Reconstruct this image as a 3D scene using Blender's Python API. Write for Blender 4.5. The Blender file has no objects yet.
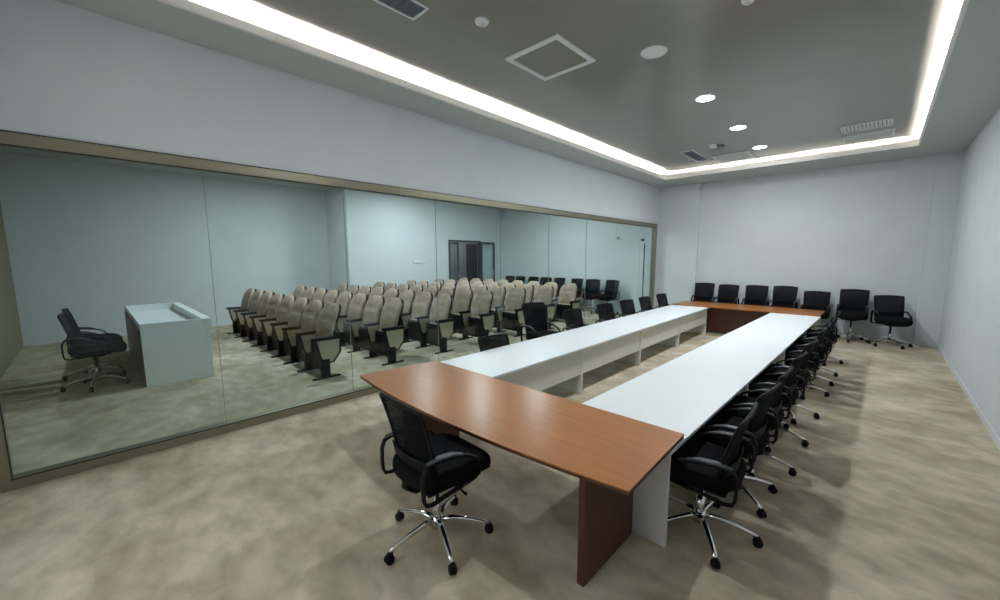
import bpy, bmesh, math, random
from mathutils import Vector, Matrix
random.seed(4)
PI = math.pi
scene = bpy.context.scene
COL = scene.collection

# ------------------------------------------------------------------ materials
def new_mat(name):
    m = bpy.data.materials.new(name); m.use_nodes = True
    nt = m.node_tree
    return m, nt, nt.nodes['Principled BSDF']

def plain(name, col, rough=.5, metal=0., bump=0., bscale=200., spec=.5, var=0., vscale=3.):
    m, nt, b = new_mat(name)
    b.inputs['Base Color'].default_value = (*col, 1)
    b.inputs['Roughness'].default_value = rough
    b.inputs['Metallic'].default_value = metal
    b.inputs['Specular IOR Level'].default_value = spec
    tc = nt.nodes.new('ShaderNodeTexCoord')
    if var:
        n = nt.nodes.new('ShaderNodeTexNoise'); n.inputs['Scale'].default_value = vscale; n.inputs['Detail'].default_value = 5
        nt.links.new(tc.outputs['Object'], n.inputs['Vector'])
        r = nt.nodes.new('ShaderNodeMapRange'); r.inputs[1].default_value = .3; r.inputs[2].default_value = .7
        r.inputs[3].default_value = 1 - var; r.inputs[4].default_value = 1 + var
        nt.links.new(n.outputs[0], r.inputs[0])
        mx = nt.nodes.new('ShaderNodeVectorMath'); mx.operation = 'SCALE'; mx.inputs[0].default_value = col
        nt.links.new(r.outputs[0], mx.inputs['Scale']); nt.links.new(mx.outputs[0], b.inputs['Base Color'])
    if bump:
        n = nt.nodes.new('ShaderNodeTexNoise'); n.inputs['Scale'].default_value = bscale; n.inputs['Detail'].default_value = 3
        nt.links.new(tc.outputs['Object'], n.inputs['Vector'])
        bp = nt.nodes.new('ShaderNodeBump'); bp.inputs['Strength'].default_value = bump; bp.inputs['Distance'].default_value = .004
        nt.links.new(n.outputs[0], bp.inputs['Height']); nt.links.new(bp.outputs[0], b.inputs['Normal'])
    return m

def emis(name, col, s):
    m, nt, b = new_mat(name)
    b.inputs['Base Color'].default_value = (*col, 1)
    b.inputs['Emission Color'].default_value = (*col, 1); b.inputs['Emission Strength'].default_value = s
    return m

def wood(name, c1, c2, rough, axis=0, spec=.5):
    m, nt, b = new_mat(name); L = nt.links.new
    tc = nt.nodes.new('ShaderNodeTexCoord'); mp = nt.nodes.new('ShaderNodeMapping')
    s = [9, 9, 9]; s[axis] = .7; mp.inputs['Scale'].default_value = s
    L(tc.outputs['Object'], mp.inputs['Vector'])
    n = nt.nodes.new('ShaderNodeTexNoise'); n.inputs['Scale'].default_value = 2.5; n.inputs['Detail'].default_value = 8; n.inputs['Distortion'].default_value = .4
    L(mp.outputs[0], n.inputs['Vector'])
    cr = nt.nodes.new('ShaderNodeValToRGB'); cr.color_ramp.elements[0].position = .3; cr.color_ramp.elements[1].position = .75
    cr.color_ramp.elements[0].color = (*c1, 1); cr.color_ramp.elements[1].color = (*c2, 1)
    L(n.outputs[0], cr.inputs[0]); L(cr.outputs[0], b.inputs['Base Color'])
    b.inputs['Roughness'].default_value = rough; b.inputs['Specular IOR Level'].default_value = spec
    return m

def carpet():
    m, nt, b = new_mat('carpet'); L = nt.links.new
    tc = nt.nodes.new('ShaderNodeTexCoord')
    def noise(scale, detail, mscale, dist=0.):
        mp = nt.nodes.new('ShaderNodeMapping'); mp.inputs['Scale'].default_value = mscale
        mp.inputs['Rotation'].default_value = (0, 0, .5)
        L(tc.outputs['Object'], mp.inputs['Vector'])
        n = nt.nodes.new('ShaderNodeTexNoise'); n.inputs['Scale'].default_value = scale; n.inputs['Detail'].default_value = detail
        n.inputs['Distortion'].default_value = dist
        L(mp.outputs[0], n.inputs['Vector']); return n.outputs[0]
    big = noise(1.0, 5, (1, 1.25, 1), .25); mid = noise(4.0, 8, (1, 1.5, 1), .35); fine = noise(120, 2, (1, 1, 1))
    def mr(x, lo, hi):
        r = nt.nodes.new('ShaderNodeMapRange'); r.inputs[1].default_value = .3; r.inputs[2].default_value = .7
        r.inputs[3].default_value = lo; r.inputs[4].default_value = hi; L(x, r.inputs[0]); return r.outputs[0]
    def mul(a, c):
        q = nt.nodes.new('ShaderNodeMath'); q.operation = 'MULTIPLY'; L(a, q.inputs[0]); L(c, q.inputs[1]); return q.outputs[0]
    f = mul(mul(mr(big, .86, 1.08), mr(mid, .76, 1.14)), mr(fine, .9, 1.08))
    cr = nt.nodes.new('ShaderNodeMix'); cr.data_type = 'RGBA'
    cr.inputs['A'].default_value = (.40, .345, .235, 1); cr.inputs['B'].default_value = (.53, .47, .37, 1)
    L(mr(big, 0, 1), cr.inputs['Factor'])
    sc = nt.nodes.new('ShaderNodeVectorMath'); sc.operation = 'SCALE'; L(cr.outputs['Result'], sc.inputs[0]); L(f, sc.inputs['Scale'])
    L(sc.outputs[0], b.inputs['Base Color'])
    b.inputs['Roughness'].default_value = .95; b.inputs['Specular IOR Level'].default_value = .1
    bp = nt.nodes.new('ShaderNodeBump'); bp.inputs['Strength'].default_value = .25; bp.inputs['Distance'].default_value = .006
    L(fine, bp.inputs['Height']); L(bp.outputs[0], b.inputs['Normal'])
    return m

def glass_mat(name, tint):
    m = bpy.data.materials.new(name); m.use_nodes = True; nt = m.node_tree; nt.nodes.clear(); L = nt.links.new
    o = nt.nodes.new('ShaderNodeOutputMaterial'); mx = nt.nodes.new('ShaderNodeMixShader')
    t = nt.nodes.new('ShaderNodeBsdfTransparent'); t.inputs[0].default_value = (*tint, 1)
    g = nt.nodes.new('ShaderNodeBsdfGlossy'); g.inputs['Roughness'].default_value = .01; g.inputs[0].default_value = (1, 1, 1, 1)
    ge = nt.nodes.new('ShaderNodeNewGeometry'); dt = nt.nodes.new('ShaderNodeVectorMath'); dt.operation = 'DOT_PRODUCT'
    L(ge.outputs['Incoming'], dt.inputs[0]); L(ge.outputs['Normal'], dt.inputs[1])
    def mt(op, a, c):
        q = nt.nodes.new('ShaderNodeMath'); q.operation = op
        for i_, v_ in enumerate((a, c)):
            if v_ is None: continue
            if isinstance(v_, (int, float)): q.inputs[i_].default_value = v_
            else: L(v_, q.inputs[i_])
        return q.outputs[0]
    p5 = mt('POWER', mt('SUBTRACT', 1., mt('ABSOLUTE', dt.outputs['Value'], None)), 5.)
    fz = mt('ADD', mt('MULTIPLY', p5, .75), .03)
    L(fz, mx.inputs[0]); L(t.outputs[0], mx.inputs[1]); L(g.outputs[0], mx.inputs[2]); L(mx.outputs[0], o.inputs[0])
    return m

def mesh_fabric():
    m = bpy.data.materials.new('black_mesh_fabric'); m.use_nodes = True; nt = m.node_tree; L = nt.links.new
    b = nt.nodes['Principled BSDF']; o = nt.nodes['Material Output']
    b.inputs['Base Color'].default_value = (.005, .0055, .007, 1); b.inputs['Roughness'].default_value = .9; b.inputs['Specular IOR Level'].default_value = .1
    tc = nt.nodes.new('ShaderNodeTexCoord'); v = nt.nodes.new('ShaderNodeTexVoronoi'); v.inputs['Scale'].default_value = 420
    L(tc.outputs['Object'], v.inputs['Vector'])
    lt = nt.nodes.new('ShaderNodeMath'); lt.operation = 'LESS_THAN'; lt.inputs[1].default_value = .38
    L(v.outputs['Distance'], lt.inputs[0])
    t = nt.nodes.new('ShaderNodeBsdfTransparent'); mx = nt.nodes.new('ShaderNodeMixShader')
    L(lt.outputs[0], mx.inputs[0]); L(b.outputs[0], mx.inputs[1]); L(t.outputs[0], mx.inputs[2]); L(mx.outputs[0], o.inputs[0])
    return m

M = dict(
    carpet=carpet(),
    wall=plain('painted_wallpaper', (.605, .65, .67), .9, bump=.35, bscale=60, spec=.2, var=.025, vscale=2),
    warmwall=plain('ochre_wall', (.22, .20, .135), .85, bump=.3, bscale=60, spec=.2),
    soffit=plain('soffit_paint', (.47, .50, .49), .85, spec=.2),
    ceiling=plain('ceiling_film', (.235, .235, .212), .2, spec=.6, var=.03, vscale=1.2),
    lip=plain('cove_lip_white', (.75, .74, .72), .7),
    skirt=plain('skirting_white', (.62, .65, .68), .5),
    frame=plain('champagne_frame', (.25, .235, .17), .35, .6),
    gasket=plain('black_gasket', (.015, .015, .015), .6),
    silicone=plain('dark_silicone', (.26, .31, .32), .5),
    glass=glass_mat('greenish_glass', (.885, .95, .945)),
    doorglass=glass_mat('clear_glass', (.9, .95, .95)),
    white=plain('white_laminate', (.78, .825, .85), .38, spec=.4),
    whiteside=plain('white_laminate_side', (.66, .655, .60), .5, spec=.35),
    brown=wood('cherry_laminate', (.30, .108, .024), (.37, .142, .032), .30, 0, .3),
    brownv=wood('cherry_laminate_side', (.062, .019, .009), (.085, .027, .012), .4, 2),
    darkwood=wood('dark_brown_board', (.055, .03, .022), (.09, .048, .035), .5, 2),
    black=plain('black_plastic', (.006, .006, .007), .62, spec=.16),
    pad=plain('arm_pad_rubber', (.035, .04, .046), .5),
    cloth=plain('black_seat_fabric', (.005, .005, .006), .95, bump=.4, bscale=300, spec=.1),
    mesh=mesh_fabric(),
    chrome=plain('chrome', (.80, .80, .80), .12, 1.),
    steel=plain('brushed_steel', (.5, .5, .5), .3, 1.),
    beige=plain('beige_upholstery', (.37, .29, .225), .95, bump=.4, bscale=150, spec=.1, var=.16, vscale=6),
    beigepanel=plain('beige_side_panel', (.37, .31, .22), .85, spec=.2),
    led=emis('cove_led', (1, .92, .87), 215.),
    lamp=emis('downlight_glow', (.93, .96, 1), 30.),
    fill_pane=emis('fill_light_pane', (.95, .97, 1), 2.2),  # glow of the unseen panes added as fill light
    lampoff=plain('opal_diffuser', (.72, .76, .76), .5),
    trimwhite=plain('white_trim', (.70, .73, .74), .5),
    grille=plain('grille_dark', (.10, .12, .15), .5),
    grillelight=plain('grille_light', (.50, .52, .52), .5),
    doorframe=plain('dark_aluminium', (.035, .045, .055), .45, .3),
    corridor=plain('corridor_wall', (.30, .31, .34), .9),
    dark=plain('unlit_opening', (.01, .012, .015), .9),
)

# ------------------------------------------------------------------ mesh helpers
class MB:
    def __init__(s): s.v = []; s.f = []; s.sm = []
    def add(s, vs, fs, smooth=False, M_=None):
        o = len(s.v)
        for v in vs:
            v = Vector(v); s.v.append(M_ @ v if M_ else v)
        for f in fs: s.f.append([i + o for i in f]); s.sm.append(smooth)
        return s
    def box(s, a, b, bev=0., M_=None):
        x0, x1 = sorted((a[0], b[0])); y0, y1 = sorted((a[1], b[1])); z0, z1 = sorted((a[2], b[2]))
        if bev <= 0:
            vs = [(x, y, z) for x in (x0, x1) for y in (y0, y1) for z in (z0, z1)]
            fs = [(0, 1, 3, 2), (4, 6, 7, 5), (0, 4, 5, 1), (2, 3, 7, 6), (0, 2, 6, 4), (1, 5, 7, 3)]
            return s.add(vs, fs, False, M_)
        bm = bmesh.new(); bmesh.ops.create_cube(bm, size=1)
        for v in bm.verts: v.co = Vector(((x0 + x1) / 2 + v.co.x * (x1 - x0), (y0 + y1) / 2 + v.co.y * (y1 - y0), (z0 + z1) / 2 + v.co.z * (z1 - z0)))
        bmesh.ops.bevel(bm, geom=list(bm.edges), offset=min(bev, .49 * min(x1 - x0, y1 - y0, z1 - z0)), segments=2 if bev > .004 else 1, affect='EDGES', profile=.5)
        bm.verts.ensure_lookup_table()
        s.add([v.co.copy() for v in bm.verts], [[v.index for v in f.verts] for f in bm.faces], False, M_); bm.free(); return s
    def tube(s, pts, rad, seg=10, closed=False, cap=True, flat=(1, 1)):
        pts = [Vector(p) for p in pts]; n = len(pts)
        rad = [rad] * n if not isinstance(rad, (list, tuple)) else rad
        vs = []; fs = []; prev = None
        for i, p in enumerate(pts):
            a = pts[(i - 1) % n] if (closed or i > 0) else p
            b = pts[(i + 1) % n] if (closed or i < n - 1) else p
            t = (b - a).normalized()
            if prev is None:
                ref = Vector((1, 0, 0)) if abs(t.x) < .9 else Vector((0, 0, 1))
                u = (ref - t * ref.dot(t)).normalized()
            else: u = (prev - t * prev.dot(t)).normalized()
            prev = u; w = t.cross(u)
            for k in range(seg):
                an = 2 * PI * k / seg
                vs.append(p + u * math.cos(an) * rad[i] * flat[0] + w * math.sin(an) * rad[i] * flat[1])
        for i in range(n if closed else n - 1):
            j = (i + 1) % n
            for k in range(seg): fs.append((i * seg + k, i * seg + (k + 1) % seg, j * seg + (k + 1) % seg, j * seg + k))
        if cap and not closed:
            fs.append(tuple(range(seg))[::-1]); fs.append(tuple((n - 1) * seg + k for k in range(seg)))
        return s.add(vs, fs, True)
    def cyl(s, c0, c1, r, seg=20): return s.tube([c0, c1], r, seg)
    def disc(s, c, r, h, seg=28, prof=None):
        """lathe about z through c; prof = [(r,z)]"""
        prof = prof or [(0, 0), (r, 0), (r, h), (0, h)]
        vs = []; fs = []
        for (pr_, pz) in prof:
            for k in range(seg): vs.append((c[0] + pr_ * math.cos(2 * PI * k / seg), c[1] + pr_ * math.sin(2 * PI * k / seg), c[2] + pz))
        for i in range(len(prof) - 1):
            for k in range(seg): fs.append((i * seg + k, i * seg + (k + 1) % seg, (i + 1) * seg + (k + 1) % seg, (i + 1) * seg + k))
        return s.add(vs, fs, False)
    def prism(s, outline, axis, a, b):
        """outline 2D list extruded along axis ('x': (y,z), 'y': (x,z), 'z': (x,y))"""
        def P(p, t): return {'x': (t, p[0], p[1]), 'y': (p[0], t, p[1]), 'z': (p[0], p[1], t)}[axis]
        n = len(outline); vs = [P(p, a) for p in outline] + [P(p, b) for p in outline]
        fs = [tuple(range(n))[::-1], tuple(range(n, 2 * n))] + [(i, (i + 1) % n, n + (i + 1) % n, n + i) for i in range(n)]
        return s.add(vs, fs)
    def sheet(s, grid, thick):
        """closed slab from a grid of points (rows of Vectors) thickened along the normal"""
        R = len(grid); C_ = len(grid[0]); G = [[Vector(p) for p in r] for r in grid]; N = []
        for i in range(R):
            row = []
            for j in range(C_):
                du = G[min(i + 1, R - 1)][j] - G[max(i - 1, 0)][j]; dv = G[i][min(j + 1, C_ - 1)] - G[i][max(j - 1, 0)]
                n = du.cross(dv); row.append(n.normalized() if n.length > 1e-9 else Vector((0, 1, 0)))
            N.append(row)
        th = thick if callable(thick) else (lambda i, j: thick)
        vs = [G[i][j] + N[i][j] * th(i, j) / 2 for i in range(R) for j in range(C_)] + [G[i][j] - N[i][j] * th(i, j) / 2 for i in range(R) for j in range(C_)]
        o = R * C_; fs = []
        for i in range(R - 1):
            for j in range(C_ - 1):
                a = i * C_ + j; fs.append((a, a + 1, a + C_ + 1, a + C_)); fs.append((o + a, o + a + C_, o + a + C_ + 1, o + a + 1))
        for i in range(R - 1):
            a = i * C_; b = a + C_; fs.append((a, b, o + b, o + a)); a += C_ - 1; b += C_ - 1; fs.append((a, o + a, o + b, b))
        for j in range(C_ - 1):
            a = j; fs.append((a, o + a, o + a + 1, a + 1)); a = (R - 1) * C_ + j; fs.append((a, a + 1, o + a + 1, o + a))
        return s.add(vs, fs, True)
    def build(s, name, mat, parent=None, bevel=0., recalc=True):
        me = bpy.data.meshes.new(name); me.from_pydata([tuple(v) for v in s.v], [], s.f); me.update()
        bm = bmesh.new(); bm.from_mesh(me)
        if recalc: bmesh.ops.recalc_face_normals(bm, faces=bm.faces)
        bm.to_mesh(me); bm.free()
        for p, q in zip(me.polygons, s.sm): p.use_smooth = q
        me.materials.append(mat)
        o = bpy.data.objects.new(name, me); COL.objects.link(o)
        if parent: o.parent = parent
        if bevel:
            b = o.modifiers.new('b', 'BEVEL'); b.width = bevel; b.segments = 2; b.limit_method = 'ANGLE'
        return o

def tag(o, label, cat, group=None):
    o['label'] = label; o['category'] = cat
    if group: o['group'] = group
    return o
def thing(name, label, cat, loc=(0, 0, 0), rz=0., group=None):
    o = bpy.data.objects.new(name, None); COL.objects.link(o); o.location = loc; o.rotation_euler = (0, 0, rz)
    o.empty_display_size = .1
    return tag(o, label, cat, group)
def struct(name, mb, mat, parent=None):
    o = mb.build(name, mat, parent)
    if not parent: o['kind'] = 'structure'
    return o
def copy_tree(o, parent=None):
    c = o.copy(); COL.objects.link(c)
    if parent: c.parent = parent
    for ch in list(o.children): copy_tree(ch, c)
    return c
def place(proto, used, loc, rz, label, group):
    o = proto if not used else copy_tree(proto)
    o.location = loc; o.rotation_euler = (0, 0, rz); o['label'] = label; o['group'] = group
    return o

# ------------------------------------------------------------------ room dimensions
GX = -5.55; XR = 1.115; YB = 13.35; YF = -1.22; XF1 = -14.6; XF2 = -13.0; YST = 6.0
ZS = 4.346; ZC = 4.55; ZG = 3.15
CX0, CX1, CY0, CY1 = -4.86, .345, -.15, 11.95
T = .2
W = lambda a, b: MB().box(a, b)

struct('floor', W((XF1 - 2.8, YF - .3, -.1), (XR + .3, YB + .3, 0)), M['carpet'])
struct('wall_right', W((XR, YF, 0), (XR + T, YB, ZC + .1)), M['wall'])
struct('wall_back', W((XF2, YB, 0), (XR, YB + T, ZC + .1)), M['wall'])
struct('wall_front', W((GX, YF - T, 0), (XR, YF, ZC + .1)), M['wall'])
struct('wall_front_side', W((XF1, YF - T, 0), (GX, YF, ZC + .1)), M['warmwall'])
struct('wall_left', W((XF1 - T, YF, 0), (XF1, YST, ZC + .1)), M['wall'])
# nearer stretch of the side wall beyond the step, with the doorway cut out
DY0, DY1, DZ = 10.2, 11.98, 2.79
wl = MB().box((XF1 - T, YST, 0), (XF2, YST + T, ZC + .1)).box((XF2 - T, YST + T, 0), (XF2, DY0, ZC + .1)).box((XF2 - T, DY1, 0), (XF2, YB + T, ZC + .1)).box((XF2 - T, DY0, DZ), (XF2, DY1, ZC + .1))
struct('wall_left_step', wl, M['wall'])
struct('wall_partition', W((GX - .2, YF, ZG), (GX, YB, ZC + .1)).box((GX - .2, YF, 0), (GX, -.72, ZG)).box((GX - .2, 13.08, 0), (GX, YB, ZG)), M['wall'])
struct('wall_pillar_left', W((GX, YB - .13, 0), (-4.28, YB, ZS)), M['wall'])
struct('wall_pillar_right', W((.72, YB - .10, 0), (XR, YB, ZS)), M['wall'])
struct('ceiling_side', W((XF1, YF, 4.42), (GX - .2, YB, 4.52)), M['soffit'])
struct('ceiling', W((GX, YF, ZC), (XR, YB, ZC + .1)), M['ceiling'])
sf = MB()
def ring(mb, x0, x1, y0, y1, X0, X1, Y0, Y1, z0, z1):
    """square ring between outer X0..Y1 and inner x0..y1"""
    mb.box((X0, Y0, z0), (X1, y0, z1)); mb.box((X0, y1, z0), (X1, Y1, z1)); mb.box((X0, y0, z0), (x0, y1, z1)); mb.box((x1, y0, z0), (X1, y1, z1)); return mb
struct('ceiling_soffit', ring(MB(), CX0 - .03, CX1 + .03, CY0 - .03, CY1 + .03, GX, XR, YF, YB, ZS, ZS + .03), M['soffit'])
struct('trim_1', ring(MB(), CX0, CX1, CY0, CY1, CX0 - .03, CX1 + .03, CY0 - .03, CY1 + .03, ZS, ZS + .085), M['lip'])
# baseboards
struct('baseboard_right', W((XR - .012, YF, 0), (XR, YB - .1, .09)), M['skirt'])
struct('baseboard_back', W((-4.28, YB - .012, 0), (.72, YB, .09)), M['skirt'])
struct('baseboard_left', W((XF1, YF, 0), (XF1 + .012, YST, .09)), M['skirt'])
struct('baseboard_left_step', W((XF2, YST, 0), (XF2 + .012, DY0, .09)), M['skirt'])
struct('baseboard_side_back', W((XF2, YB - .012, 0), (GX - .2, YB, .09)), M['skirt'])

# cove LED strips on the ledge behind the lip
k = .09
def strip(x0, y0, x1, y1, lab):
    o = MB().box((x0, y0, ZS + .04), (x1, y1, ZS + .055)).build('led_strip', M['led']); tag(o, lab, 'light strip', 'cove light strips'); return o
strip(CX0 - k, CY0 - k, CX0 - k + .02, CY1 + k, 'warm white light strip in the ceiling cove along the glass wall')
strip(CX1 + k - .02, CY0 - k, CX1 + k, CY1 + k, 'warm white light strip in the ceiling cove along the plain wall')
strip(CX0 - k + .03, CY1 + k - .02, CX1 + k - .03, CY1 + k, 'warm white light strip in the ceiling cove at the far wall')
strip(CX0 - k + .03, CY0 - k, CX1 + k - .03, CY0 - k + .02, 'warm white light strip in the ceiling cove near the camera')

# unseen frame and glowing panes added behind the camera to light the near end
struct('fill_window_1', MB().box((-3.96, YF, .94), (-1.24, YF + .03, 1.0)).box((-3.96, YF, 2.6), (-1.24, YF + .03, 2.66)).box((-3.96, YF, 1.0), (-3.9, YF + .03, 2.6)).box((-1.3, YF, 1.0), (-1.24, YF + .03, 2.6)).box((-2.63, YF, 1.0), (-2.57, YF + .03, 2.6)), M['trimwhite'])
struct('fill_window_2', MB().box((-3.9, YF, 1.0), (-2.63, YF + .01, 2.6)).box((-2.57, YF, 1.0), (-1.3, YF + .01, 2.6)), M['fill_pane'])
# ------------------------------------------------------------------ glass partition
fr = MB()
PY0, PY1 = -.72, 13.08
fr.box((GX - .12, PY0, ZG - .11), (GX + .025, PY1, ZG)).box((GX - .12, PY0, 0), (GX + .025, PY1, .095))
fr.box((GX - .12, PY0, .095), (GX + .025, PY0 + .075, ZG - .11)).box((GX - .12, PY1 - .075, .095), (GX + .025, PY1, ZG - .11))
part = thing('glass_partition', 'long frameless glass partition wall in a champagne metal frame', 'glass wall', (0, 0, 0))
fr.build('partition_frame', M['frame'], part, bevel=.004)
g = MB().box((GX + .02, PY0 + .07, ZG - .122), (GX + .028, PY1 - .165, ZG - .108)).box((GX + .02, PY0 + .07, .093), (GX + .028, PY1 - .165, .105)).box((GX + .02, PY0, ZG - .004), (GX + .028, PY1, ZG + .006))
g.box((GX + .02, PY0 + .073, .1), (GX + .028, PY0 + .082, ZG - .11))
g.build('gasket', M['gasket'], part)
joints = [.97, 2.55, 4.13, 5.71, 7.29, 8.87, 10.45, 12.28]
edges = [PY0 + .075] + joints + [PY1 - .075]
for i in range(len(edges) - 1):
    if i == 7: continue
    MB().box((GX - .055, edges[i] + .002, .095), (GX - .043, edges[i + 1] - .002, ZG - .11)).build('glass_pane', M['glass'], part)
for y in joints[:6]:
    MB().box((GX - .056, y - .002, .095), (GX - .042, y + .002, ZG - .11)).build('silicone_joint', M['silicone'], part)
MB().box((GX - .055, 10.452, 2.66), (GX - .043, 12.278, ZG - .11)).build('glass_pane', M['glass'], part)
dr = thing('glass_door', 'frameless glass door leaf with long bar handle near the far end of the glass wall', 'door', (0, 0, 0))
MB().box((GX - .055, 10.465, .1), (GX - .043, 12.265, 2.65)).build('door_leaf', M['glass'], dr)
for y in (10.47, 12.10):
    MB().box((GX - .065, y, 2.58), (GX - .033, y + .16, 2.655), .004).build('patch_fitting', M['steel' if y < 11 else 'gasket'], dr)
    MB().box((GX - .065, y, .096), (GX - .033, y + .16, .17), .004).build('patch_fitting', M['steel'], dr)
hb = MB().tube([(GX + .03, 12.16, .5), (GX + .03, 12.16, 2.50)], .016, 10)
for z in (.7, 2.3): hb.cyl((GX + .03, 12.16, z), (GX - .043, 12.16, z), .009, 8)
hb.build('bar_handle', M['gasket'], dr)

# ------------------------------------------------------------------ doorway in the far side wall
d = MB()
d.box((XF2 - .12, DY0, 0), (XF2 + .02, DY0 + .07, DZ)).box((XF2 - .12, DY1 - .07, 0), (XF2 + .02, DY1, DZ)).box((XF2 - .12, DY0 + .07, DZ - .07), (XF2 + .02, DY1 - .07, DZ))
struct('door_1', d, M['doorframe'])
def leaf(name, lab, origin, rz, w, h, closer):
    t = thing(name, lab, 'door', origin, rz)
    s = .085
    MB().box((0, -.02, .01), (s, .02, h)).box((w - s, -.02, .01), (w, .02, h)).box((s, -.02, h - s), (w - s, .02, h)).box((s, -.02, .01), (w - s, .02, .16)).build('door_frame', M['doorframe'], t)
    MB().box((s, -.004, .16), (w - s, .004, h - s)).build('door_glass', M['doorglass'], t)
    MB().tube([(w - .12, -.045, .9), (w - .12, -.045, 1.5)], .014, 8).cyl((w - .12, -.045, 1.0), (w - .12, -.02, 1.0), .008, 6).cyl((w - .12, -.045, 1.4), (w - .12, -.02, 1.4), .008, 6).build('door_handle', M['steel'], t)
    if closer: MB().tube([(.06, -.035, h - .06), (w * .55, -.05, h - .30)], .015, 6).build('door_closer', M['steel'], t)
    return t
leaf('swing_door', 'dark framed glass door leaf standing open against the blue grey wall', (XF2 + .05, DY1 - .02, 0), PI / 2, .85, DZ - .05, True)
leaf('swing_door', 'dark framed glass door leaf pushed back into the corridor doorway', (XF2 - .06, DY0 + .08, 0), PI / 2 + .38, .80, DZ - .09, False)
struct('wall_corridor', W((XF2 - 2.9, DY0 - 2, 0), (XF2 - 2.8, DY1 + 3, 3.2)), M['corridor'])
struct('wall_corridor_end', W((XF2 - 2.8, DY1 + 2.9, 0), (XF2 - .2, DY1 + 3, 3.2)).box((XF2 - 2.8, DY0 - 2, 0), (XF2 - .2, DY0 - 1.9, 3.2)), M['corridor'])
struct('ceiling_corridor', W((XF2 - 2.9, DY0 - 2, 3.2), (XF2 - .2, DY1 + 3, 3.3)), M['corridor'])
struct('door_2', MB().box((XF2 - 2.8, 13.55, 0), (XF2 - 2.74, 14.25, 2.75)), M['dark'])
tag(MB().box((XF2, 8.50, 1.86), (XF2 + .035, 8.98, 1.94), .006).build('wall_sign', M['trimwhite']), 'small white plate fixed on the blue grey wall beside the dark doorway', 'wall plate')

# ------------------------------------------------------------------ ceiling fittings
def downlight(x, y, lit, lab):
    t = thing('downlight', lab, 'ceiling light', (x, y, ZC), 0, 'round downlights in a line along the ceiling')
    r = .15
    MB().disc((0, 0, 0), r, 0, 28, [(r - .025, -.004), (r - .02, -.012), (r, -.010), (r + .006, 0)]).build('trim_ring', M['trimwhite'], t, recalc=False)
    MB().disc((0, 0, -.006), r - .02, .004, 28).build('diffuser', M['lamp' if lit else 'lampoff'], t)
    if lit:
        l = bpy.data.lights.new('downlight_lamp', 'AREA'); l.shape = 'DISK'; l.size = .22; l.energy = LIT if lit == 1 else 40; l.color = (.92, .96, 1.0); l.spread = math.radians(180)
        lo = bpy.data.objects.new('downlight_lamp', l); COL.objects.link(lo); lo.parent = t; lo.location = (0, 0, -.016)
LIT = 50
for i, (y, s) in enumerate([(1.05, 0), (3.0, 2), (4.95, 0), (6.87, 1), (8.82, 1), (10.69, 1)]):  # nearest lit lamp is unseen, added to brighten the near floor and tables
    if y < 2: continue
    nm = {3.0: 'unseen lit downlight added above the near brown table as fill light', 4.95: 'unlit round downlight, the only dark one of the line in the ceiling', 6.87: 'lit round downlight, nearest and brightest of the three lit ones', 8.82: 'lit round downlight, middle one of the three lit ones', 10.69: 'lit round downlight, farthest of the three, beside the white air panel'}[y]
    downlight(-2.23, y, s, nm)
def panel(name, x0, x1, y0, y1, w, lab, cat, slats=0, mat='ceiling', fm='trimwhite', slx=False):
    t = thing(name, lab, cat, ((x0 + x1) / 2, (y0 + y1) / 2, ZC)); a = (x1 - x0) / 2; b = (y1 - y0) / 2
    ring(MB(), -a + w, a - w, -b + w, b - w, -a, a, -b, b, -.016, 0).build('vent_frame', M[fm], t)
    MB().box((-a + w, -b + w, -.006), (a - w, b - w, 0)).build('vent_panel', M[mat], t)
    if slats:
        m = MB()
        for i in range(slats):
            u = (i + .5) / slats
            if slx: xx = -a + w + u * 2 * (a - w); m.box((xx - .019, -b + w, -.013), (xx + .019, b - w, -.005))
            else: yy = -b + w + u * 2 * (b - w); m.box((-a + w, yy - .006, -.013), (a - w, yy + .006, -.005))
        m.build('slats', M['trimwhite' if slx else ('trimwhite' if mat != 'grille' else 'grille')], t)
panel('air_conditioner', -3.66, -2.84, 3.82, 4.64, .07, 'square ceiling panel with white border nearest the camera', 'ceiling panel')
panel('air_conditioner', -3.30, -2.50, 10.85, 11.68, .06, 'pale square ceiling panel beside the farthest lit downlight', 'ceiling panel', 0, 'grillelight')
panel('ceiling_vent', -3.78, -3.50, 1.55, 2.57, .022, 'narrow dark ceiling vent with thin white border nearest the camera', 'vent', 12, 'grille', slx=False)
panel('ceiling_vent', -3.72, -3.42, 9.90, 11.10, .025, 'narrow dark slatted ceiling vent at the far cove corner', 'vent', 14, 'grille')
panel('ceiling_vent', -.80, -.06, 10.12, 10.62, .03, 'white slotted ceiling grille, the nearer of the pair by the far corner', 'vent', 12, 'grille', 'trimwhite', True)
panel('ceiling_vent', -.82, -.02, 10.98, 11.55, .045, 'white bordered ceiling grille beside the far wall cove', 'vent', 6, 'grillelight')
def sensor(x, y, r, h, lab, mat='trimwhite'):
    t = thing('smoke_detector', lab, 'detector', (x, y, ZC))
    MB().disc((0, 0, 0), r, 0, 24, [(r, 0), (r, -h * .4), (r * .8, -h * .8), (0, -h)]).build('detector_body', M[mat], t)
    MB().disc((0, 0, -h - .012), r * .35, .02, 16).build('detector_head', M['grillelight'], t)
sensor(-3.28, 3.08, .075, .04, 'small round white smoke detector on the ceiling near the square panel')
sensor(-1.15, 4.6, .06, .04, 'small round white detector at the top edge of the picture')
t = thing('projector_mount', 'small round dark and white ceiling speaker fitting near the far vents', 'ceiling fitting', (-2.9, 9.95, ZC))
MB().disc((0, 0, -.03), .13, .03, 20).build('mount_plate', M['grille'], t); MB().disc((-.05, -.16, -.05), .08, .05, 20).build('mount_cap', M['trimwhite'], t)

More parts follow.
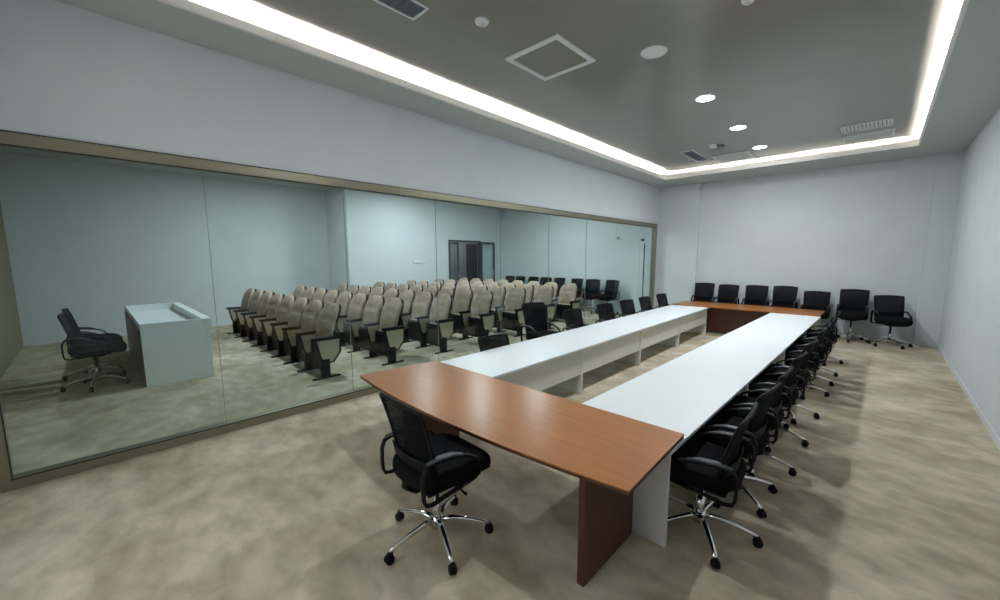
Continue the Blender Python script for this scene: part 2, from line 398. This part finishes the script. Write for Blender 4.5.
# ------------------------------------------------------------------ tables
def white_desk(loc, rz, L, sgn, lab, grp):
    """local: origin at the table's near end centre, y along the row; the front (modesty) side is +x when sgn=1"""
    t = thing('conference_desk', lab, 'table', loc, rz, grp); w = .48; zt = .735
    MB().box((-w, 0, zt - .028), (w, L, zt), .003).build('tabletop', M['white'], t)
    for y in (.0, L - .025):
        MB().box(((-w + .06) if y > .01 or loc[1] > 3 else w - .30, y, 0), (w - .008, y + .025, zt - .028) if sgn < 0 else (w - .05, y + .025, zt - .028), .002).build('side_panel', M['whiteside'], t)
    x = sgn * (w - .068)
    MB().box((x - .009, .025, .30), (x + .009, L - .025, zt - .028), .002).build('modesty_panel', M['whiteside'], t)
    return t
gl = 'white desks in the row by the glass wall'; gr = 'white desks in the row by the plain wall'
ordn = ['first', 'second', 'third', 'fourth']
Ld = 2.15; y0 = 2.66
for side, (xa, xb, sgn, g_) in enumerate([(-3.575, -3.745, 1, gl), (-1.432, -1.372, -1, gr)]):
    ang = math.atan2(-(xb - xa), 8.5)
    for i in range(4):
        Ld = 2.11 if side == 0 else 2.16; s = i * (Ld + .001)
        nm = 'white conference desk, %s from the camera in the row %s' % (ordn[i], 'nearer the glass wall' if side == 0 else 'nearer the plain right wall')
        white_desk((xa + math.sin(-ang) * s, (2.90 if side == 0 else y0) + s * math.cos(ang), 0), ang, Ld, sgn, nm, g_)

def boat_table(loc, rz, L, D, lab, bow=.12):
    t = thing('boat_table', lab, 'table', loc, rz); z = .735
    out = []
    n = 24
    for i in range(n + 1):
        u = -1 + 2 * i / n; out.append((u * L / 2, -D / 2 - bow * (1 - u * u) + bow * .5))
    out.append((L / 2 - .035, D / 2)); out.append((-L / 2 + .12, D / 2))
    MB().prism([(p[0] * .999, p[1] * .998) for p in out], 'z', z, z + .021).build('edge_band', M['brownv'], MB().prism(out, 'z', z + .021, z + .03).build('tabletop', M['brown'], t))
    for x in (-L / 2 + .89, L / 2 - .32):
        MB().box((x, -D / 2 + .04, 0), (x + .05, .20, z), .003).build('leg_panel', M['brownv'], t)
    return t
bt = boat_table((-2.545, 2.43, 0), 0, 3.23, 1.02, 'cherry brown bow-fronted table across the near end with one chair at it')
bf = thing('boat_table', 'cherry brown table across the far end behind both white rows', 'table', (-2.56, 11.82, 0), PI)
out = []
for i in range(25):
    u = -1 + 2 * i / 24; out.append((u * 1.66, -.42 - .12 * (1 - u * u)))
out += [(1.66, .60), (-1.66, .60)]
MB().prism(out, 'z', .735, .765).build('tabletop', M['brown'], bf, bevel=.003)
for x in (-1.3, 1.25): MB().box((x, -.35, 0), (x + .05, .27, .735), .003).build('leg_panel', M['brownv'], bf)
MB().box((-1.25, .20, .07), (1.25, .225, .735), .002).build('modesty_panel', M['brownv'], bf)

# ------------------------------------------------------------------ presenter's desk in the other room
t = thing('presenter_desk', 'white presenter desk with raised rim and dark back panel behind the glass', 'desk', (0, 0, 0))
X0, X1, Y0, Y1 = -12.0, -8.47, .47, 1.39
MB().box((X1 - .03, Y0, 0), (X1, Y1 - .03, .82), .003).box((X0, Y0, 0), (X0 + .03, Y1 - .03, .82), .003).box((X0 + .03, Y1 - .06, 0), (X1 - .03, Y1 - .03, .82)).build('body', M['white'], t)
ring(MB(), X0 + .12, X1 - .05, Y0 - .001, Y1 - .12, X0 - .02, X1 + .02, Y0, Y1, .82, 1.03).build('rim', M['white'], t)
MB().box((X0 + .12, Y0 + .02, .86), (X1 - .05, Y1 - .12, .90)).build('work_surface', M['white'], t)
MB().box((X0, Y0 - .018, 0), (X1, Y0 - .0005, .93)).build('back_panel', M['darkwood'], t)

# ------------------------------------------------------------------ office chair
K = 1.17
def office_chair():
    t = thing('office_chair', 'black mesh office chair', 'chair'); P = lambda x, y, z: Vector((x * K, y * K, z * K))
    # five-star chrome base with castors
    m = MB(); m.tube([P(0, 0, .075), P(0, 0, .15)], [.042 * K, .034 * K], 16)
    for i in range(5):
        a = i * 2 * PI / 5; c, s = math.cos(a), math.sin(a)
        m.tube([P(c * .02, s * .02, .125), P(c * .10, s * .10, .128), P(c * .20, s * .20, .110), P(c * .29, s * .29, .082), P(c * .33, s * .33, .068)], [r * K for r in (.024, .021, .018, .016, .013)], 10, flat=(1, .7))
    base = m.build('star_base', M['chrome'], t)
    for i in range(5):
        a = i * 2 * PI / 5; c, s = math.cos(a), math.sin(a); q = MB(); px, py = c * .33, s * .33
        dx, dy = -s, c
        for e in (-1, 1):
            o = Vector((dx * e * .017, dy * e * .017, 0)); o2 = Vector((dx * e * .005, dy * e * .005, 0)); ctr = Vector((px, py, .028))
            q.tube([(ctr + o2) * K, (ctr + o) * K, (ctr + o * 1.3) * K], [.028 * K, .028 * K, .020 * K], 14)
        q.tube([P(px, py, .028), P(px, py, .075)], .010 * K, 8)
        q.tube([P(px - c * .02, py - s * .02, .05), P(px, py, .060), P(px + c * .015, py + s * .015, .048)], [.010 * K, .017 * K, .009 * K], 8)
        q.build('caster', M['black'], base)
    MB().tube([P(0, 0, .13), P(0, 0, .26), P(0, 0, .262), P(0, 0, .40)], [.027 * K, .027 * K, .018 * K, .018 * K], 16).build('gas_lift', M['chrome'], t)
    mech = MB().box(P(-.09, -.12, .395), P(.09, .12, .433), .01).build('tilt_mechanism', M['black'], t)
    MB().tube([P(.08, .03, .40), P(.20, .04, .395), P(.25, .045, .385)], [.006 * K, .006 * K, .009 * K], 8).build('lever', M['black'], mech)
    # seat: cushion with rolled front
    def cush(cx_, cy_, cz, a_, b_, h, front):
        q = MB(); prof = [(0, 0), (.55, 0), (.90, .02), (.98, .16), (1, .45), (.985, .75), (.93, .93), (.80, .985), (.5, 1), (0, 1.0)]
        nn = 40; vs_ = []; fs_ = []
        for (sc, zz) in prof:
            for k_ in range(nn):
                an = 2 * PI * k_ / nn; c_, s_ = math.cos(an), math.sin(an)
                X = math.copysign(abs(c_) ** .55, c_) * a_ * sc; Y = math.copysign(abs(s_) ** .55, s_) * b_ * sc
                zo = cz + h * zz + .014 * (abs(X) / a_) ** 2 - front * max(0, (Y / b_ - .35) / .65) ** 2
                vs_.append(P(cx_ + X * (1 - .06 * max(0, -Y / b_)), cy_ + Y, zo))
        for i_ in range(len(prof) - 1):
            for k_ in range(nn): fs_.append((i_ * nn + k_, i_ * nn + (k_ + 1) % nn, (i_ + 1) * nn + (k_ + 1) % nn, (i_ + 1) * nn + k_))
        return q.add(vs_, fs_, True)
    cush(0, .045, .450, .255, .275, .108, .04).build('seat', M['cloth'], t)
    MB().box(P(-.20, -.18, .432), P(.20, .20, .450), .01).build('seat_pan', M['black'], t)
    # backrest
    def bp(u, v):   # u -1..1, v 0..1
        z = .46 + .50 * v
        half = .214 + .016 * v - .03 * max(0, .25 - v) * 4 * .6
        y = -.165 - .085 * v + .012 * math.sin(v * PI) + .045 * (u * u) * (.4 + .6 * (1 - v))
        z += -.012 * (u * u) * v
        return P(u * half, y, z)
    nv = 12; nu = 10
    ring_pts = [bp(-1 + 2 * j / nu, 1) for j in range(nu + 1)] + [bp(1, 1 - i / nv) for i in range(1, nv + 1)] + [bp(1 - 2 * j / nu, 0) for j in range(1, nu + 1)] + [bp(-1, i / nv) for i in range(1, nv)]
    bf_ = MB().tube(ring_pts, .012 * K, 8, closed=True).build('backrest_frame', M['black'], t)
    MB().sheet([[bp(-1 + 2 * j / nu, i / nv) for j in range(nu + 1)] for i in range(nv + 1)], .003 * K).build('backrest_mesh', M['mesh'], bf_)
    lum = MB().sheet([[bp(-1 + 2 * j / nu, v) + Vector((0, -.022 * K, 0)) for j in range(nu + 1)] for v in (.22, .27, .32, .36)], .010 * K)
    lum.build('lumbar_support', M['black'], bf_)
    MB().tube([P(0, -.08, .40), P(0, -.16, .39), P(0, -.215, .43), P(0, -.205, .52)], [.03 * K, .028 * K, .026 * K, .02 * K], 10, flat=(1.5, .6)).build('back_bracket', M['black'], t)
    # looped armrests
    for e in (-1, 1):
        x = e * .238
        pts = [(x * .95, .13, .452), (x, .02, .445), (x, -.10, .432), (x, -.18, .418), (x, -.222, .428), (x, -.235, .46), (x, -.238, .52), (x, -.236, .60), (x, -.218, .642), (x, -.18, .655), (x, -.10, .652), (x, 0, .640), (x, .07, .620), (x, .125, .585), (x, .15, .535), (x, .15, .48)]
        ar = MB().tube([P(*p) for p in pts], .012 * K, 8, closed=True, flat=(1.5, .8)).build('armrest', M['black'], t)
        MB().tube([P(x, -.21, .662), P(x, -.13, .672), P(x, -.04, .664), P(x, .03, .640)], [.012 * K, .02 * K, .02 * K, .012 * K], 8, flat=(1.3, .55)).build('arm_pad', M['pad'], ar)
        MB().tube([P(e * .12, .02, .44), P(x, .02, .447)], .014 * K, 6, flat=(2, .5)).build('arm_bracket', M['black'], ar)
    return t
chair0 = office_chair(); first = [True]
def put_chair(x, y, rz, label, group, base=None, sz=1.):
    o = place(chair0, not first[0], (x, y, 0), rz, label, group); first[0] = False
    o.scale = (1, 1, sz)
    b = [c for c in o.children if c.name.startswith('star_base')][0]
    b.rotation_euler = (0, 0, (base if base is not None else random.uniform(0, 1.25)) - rz)
# rz=0 faces +Y
put_chair(-2.25, 1.61, -.05, 'black mesh office chair alone at the near brown table', 'single chair at the near table', math.radians(-94), 1.0)
nth = ['first', 'second', 'third', 'fourth', 'fifth', 'sixth', 'seventh', 'eighth', 'ninth', 'tenth']
for i, (y, bs) in enumerate([(3.03, .26), (3.75, .63), (4.44, .0), (5.28, -.1), (6.2, .2), (7.36, .05), (8.02, .15), (8.75, .05), (9.85, .1)]):
    put_chair(-.85 + .008 * i, y, PI / 2 + random.uniform(-.12, .12) + (.1 if i == 0 else 0), 'black mesh office chair along the plain wall side of the tables, %s from the front' % nth[i], 'chairs along the plain wall side of the tables', bs, .90)
for i, (y, x, rz, sz) in enumerate([(4.06, -3.92, -1.72, .80), (5.52, -4.34, -1.70, 1.10), (6.48, -4.12, -1.62, .93), (7.72, -4.12, -1.70, .93), (8.80, -4.14, -1.68, .93), (9.82, -4.15, -1.62, .93), (10.95, -4.17, -1.64, .93)]):
    put_chair(x, y, rz, 'black mesh office chair between the glass wall and white tables, %s from the camera' % nth[i], 'chairs along the glass wall side of the tables', None, sz)
for i, (x, rz, sz) in enumerate([(-3.91, .10, 1.13), (-3.27, -.05, 1.11), (-2.52, .05, 1.12), (-1.87, -.05, 1.13), (-1.16, 0, 1.04), (-.42, .0, 1.12), (.29, .32, 1.03)]):
    y = 12.82 if i < 5 else (12.83 if i == 5 else 12.72)
    lb = 'black mesh office chair against the far wall, %s from the glass wall' % nth[i]
    if i == 6: lb = 'black mesh office chair in the far right corner, turned a little to the side wall'
    put_chair(x, y, PI + rz, lb, 'chairs against the far wall', PI / 2 * (1 - 2 * (i % 2)), sz)
for i, (x, rz) in enumerate([(-12.15, .0), (-11.53, -.0), (-10.78, .0), (-10.08, .1), (-9.42, .0), (-8.58, -.05), (-7.78, .3), (-7.08, -.1)]):
    put_chair(x, 12.75, PI + rz, 'black mesh office chair behind the auditorium seats, %s from the dark doorway' % nth[i], 'chairs behind the auditorium seats', PI / 2 * (1 - 2 * (i % 2)), 1.1)
for i, (x, y, rz) in enumerate([(-9.15, -.06, -.05), (-9.95, -.06, .1)]):
    put_chair(x, y, rz - .15, 'black mesh office chair at the presenter desk, %s' % ('nearer the glass' if i == 0 else 'farther from the glass'), 'chairs at the presenter desk', None, 1.08)

# ------------------------------------------------------------------ auditorium seats (facing -Y)
SW = .749
def stand(mb_list, x, par):
    """pedestal with arm and side panel at local x"""
    p = MB().box((x - .045, -.16, .02), (x + .045, -.02, .34), .006).build('pedestal', M['black'], par)
    MB().box((x - .035, -.30, 0), (x + .035, .16, .022), .005).build('foot_bar', M['black'], p)
    pan = [(-.24, .68), (.20, .68), (.19, .42), (.06, .26), (-.12, .26), (-.18, .38)]
    s_ = MB().prism(pan, 'x', x - .032, x + .032).build('side_frame', M['black'], par, bevel=.008)
    inn = [(-.21, .665), (.165, .665), (.15, .44), (.04, .29), (-.10, .29), (-.15, .38)]
    MB().prism(inn, 'x', x - .038, x + .038).build('side_panel', M['beigepanel'], s_)
    a = MB().box((x - .042, -.28, .68), (x + .042, .20, .725), .014).build('armrest', M['black'], par)
def audi_seat(end=False):
    t = thing('auditorium_seat', 'beige auditorium seat', 'seat')
    stand(None, SW / 2, t)
    if end: stand(None, -SW / 2, t)
    def bk(u, v, off=0.):
        z = .50 + .74 * v
        half = .285 + .03 * math.sin(v * PI * .8)
        if v > .70: half *= math.sqrt(max(0, 1 - ((v - .70) / .30) ** 2 * .72))
        y = .10 + .21 * v - .05 * math.sin(v * PI) - .06 * abs(u) ** 2.5
        return Vector((u * half, y + off, z))
    R, C_ = 16, 12
    def th(i, j):
        e = min(j, C_ - j) / 2.; f = (R - i) / 2.; g_ = i / 1.
        if i == 10: return .085 * min(1, .4 + .6 * e)
        return .11 * min(1, .4 + .6 * e) * min(1, .35 + .65 * f) * min(1, .6 + g_)
    MB().sheet([[bk(-1 + 2 * j / C_, i / R) for j in range(C_ + 1)] for i in range(R + 1)], th).build('backrest', M['beige'], t)
    MB().sheet([[bk((-1 + 2 * j / C_) * .97, i / R * .975, .065) for j in range(C_ + 1)] for i in range(R + 1)], .03).build('back_shell', M['black'], t)
    # tipped-up seat: cushion with dark underside towards the front
    def st(u, v, off=0.): return Vector((u * .28, -.06 + .02 * v + off, .10 + .49 * v))
    MB().sheet([[st(-1 + 2 * j / 8, i / 8, .06) for j in range(9)] for i in range(9)], lambda i, j: .10 * min(1, .5 + .5 * min(i, 8 - i, j, 8 - j))).build('seat_cushion', M['beige'], t)
    MB().sheet([[st((-1 + 2 * j / 8) * 1.02, i / 8 * .98, -.005) for j in range(9)] for i in range(9)], .04).build('seat_shell', M['black'], t)
    MB().tube([(-SW / 2 + .05, .02, .33), (SW / 2 - .04, .02, .33)], .02, 8).build('hinge_bar', M['black'], t)
    return t
se = audi_seat(True); ss = audi_seat(False); ue = us = False
rown = ['front row', 'second row', 'third row', 'fourth row', 'fifth row', 'sixth row', 'back row']
rowy = [2.74, 4.02, 5.28, 6.55, 7.80, 9.05, 10.32]
for r_, y in enumerate(rowy):
    for c_ in range(8):
        xx = -6.86 - SW / 2 - SW * c_
        if xx < XF2 + .4 and y > YST - .8: continue
        lab = 'beige upholstered auditorium seat in the %s, %s from the glass wall' % (rown[r_], nth[c_])
        if c_ == 7: o = place(se, ue, (xx, y, 0), 0, lab, 'auditorium seats in the ' + rown[r_]); ue = True
        else: o = place(ss, us, (xx, y, 0), 0, lab, 'auditorium seats in the ' + rown[r_]); us = True

# ------------------------------------------------------------------ lights of the other room
def room_light(x, y, e, lab):
    t = thing('downlight', lab, 'ceiling light', (x, y, 4.42), 0, 'round downlights over the auditorium seats')
    r = .14
    MB().disc((0, 0, 0), r, 0, 24, [(r - .025, -.004), (r, -.010), (r + .006, 0)]).build('trim_ring', M['trimwhite'], t, recalc=False)
    MB().disc((0, 0, -.006), r - .02, .004, 24).build('diffuser', M['lamp'], t)
    l = bpy.data.lights.new('downlight_lamp', 'AREA'); l.shape = 'DISK'; l.size = .25; l.energy = e; l.color = (.90, .97, 1.0)
    lo = bpy.data.objects.new('downlight_lamp', l); COL.objects.link(lo); lo.parent = t; lo.location = (0, 0, -.016)
for x, y, e_, lab in [(-8.6, 10.6, 75, 'downlight over the back rows of the auditorium'), (-11.1, 7.6, 55, 'downlight over the middle rows near the doorway wall'), (-9.4, 8.6, 75, 'downlight over the middle of the auditorium seats'),
                  (-8.4, 3.6, 75, 'downlight over the front row near the glass wall'), (-11.4, 3.6, 75, 'downlight over the front row near the far side wall')]:
    room_light(x, y, e_, lab)
l = bpy.data.lights.new('corridor_lamp', 'POINT'); l.energy = 25; l.shadow_soft_size = .2
lo = bpy.data.objects.new('corridor_lamp', l); COL.objects.link(lo); lo.location = (XF2 - 1.5, 12.5, 3.0)

w = bpy.data.worlds.new('world'); scene.world = w; w.use_nodes = True
w.node_tree.nodes['Background'].inputs[0].default_value = (.5, .55, .6, 1); w.node_tree.nodes['Background'].inputs[1].default_value = .05

# ------------------------------------------------------------------ camera
yaw, pitch, roll = .754605, .126283, -.00131
F, cx, cy = 393.577, 508.97, 307.04
cyw, syw, cp, sp = math.cos(yaw), math.sin(yaw), math.cos(pitch), math.sin(pitch)
f = Vector((-syw * cp, cyw * cp, -sp)); r = Vector((cyw, syw, 0)); u = r.cross(f)
r2 = r * math.cos(roll) + u * math.sin(roll); u2 = -r * math.sin(roll) + u * math.cos(roll)
cam = bpy.data.cameras.new('camera'); co = bpy.data.objects.new('camera', cam); COL.objects.link(co)
mat = Matrix((r2, u2, -f)).transposed().to_4x4(); mat.translation = (0, 0, 2.08); co.matrix_world = mat
cam.sensor_width = 36; cam.lens = F * 36 / 1000; cam.shift_x = -(cx - 500) / 1000; cam.shift_y = (cy - 300) / 1000
cam.clip_start = .05
scene.camera = co
vs = scene.view_settings; vs.view_transform = 'Standard'; vs.look = 'None'; vs.gamma = 1; vs.use_curve_mapping = False; vs.exposure = 0.38
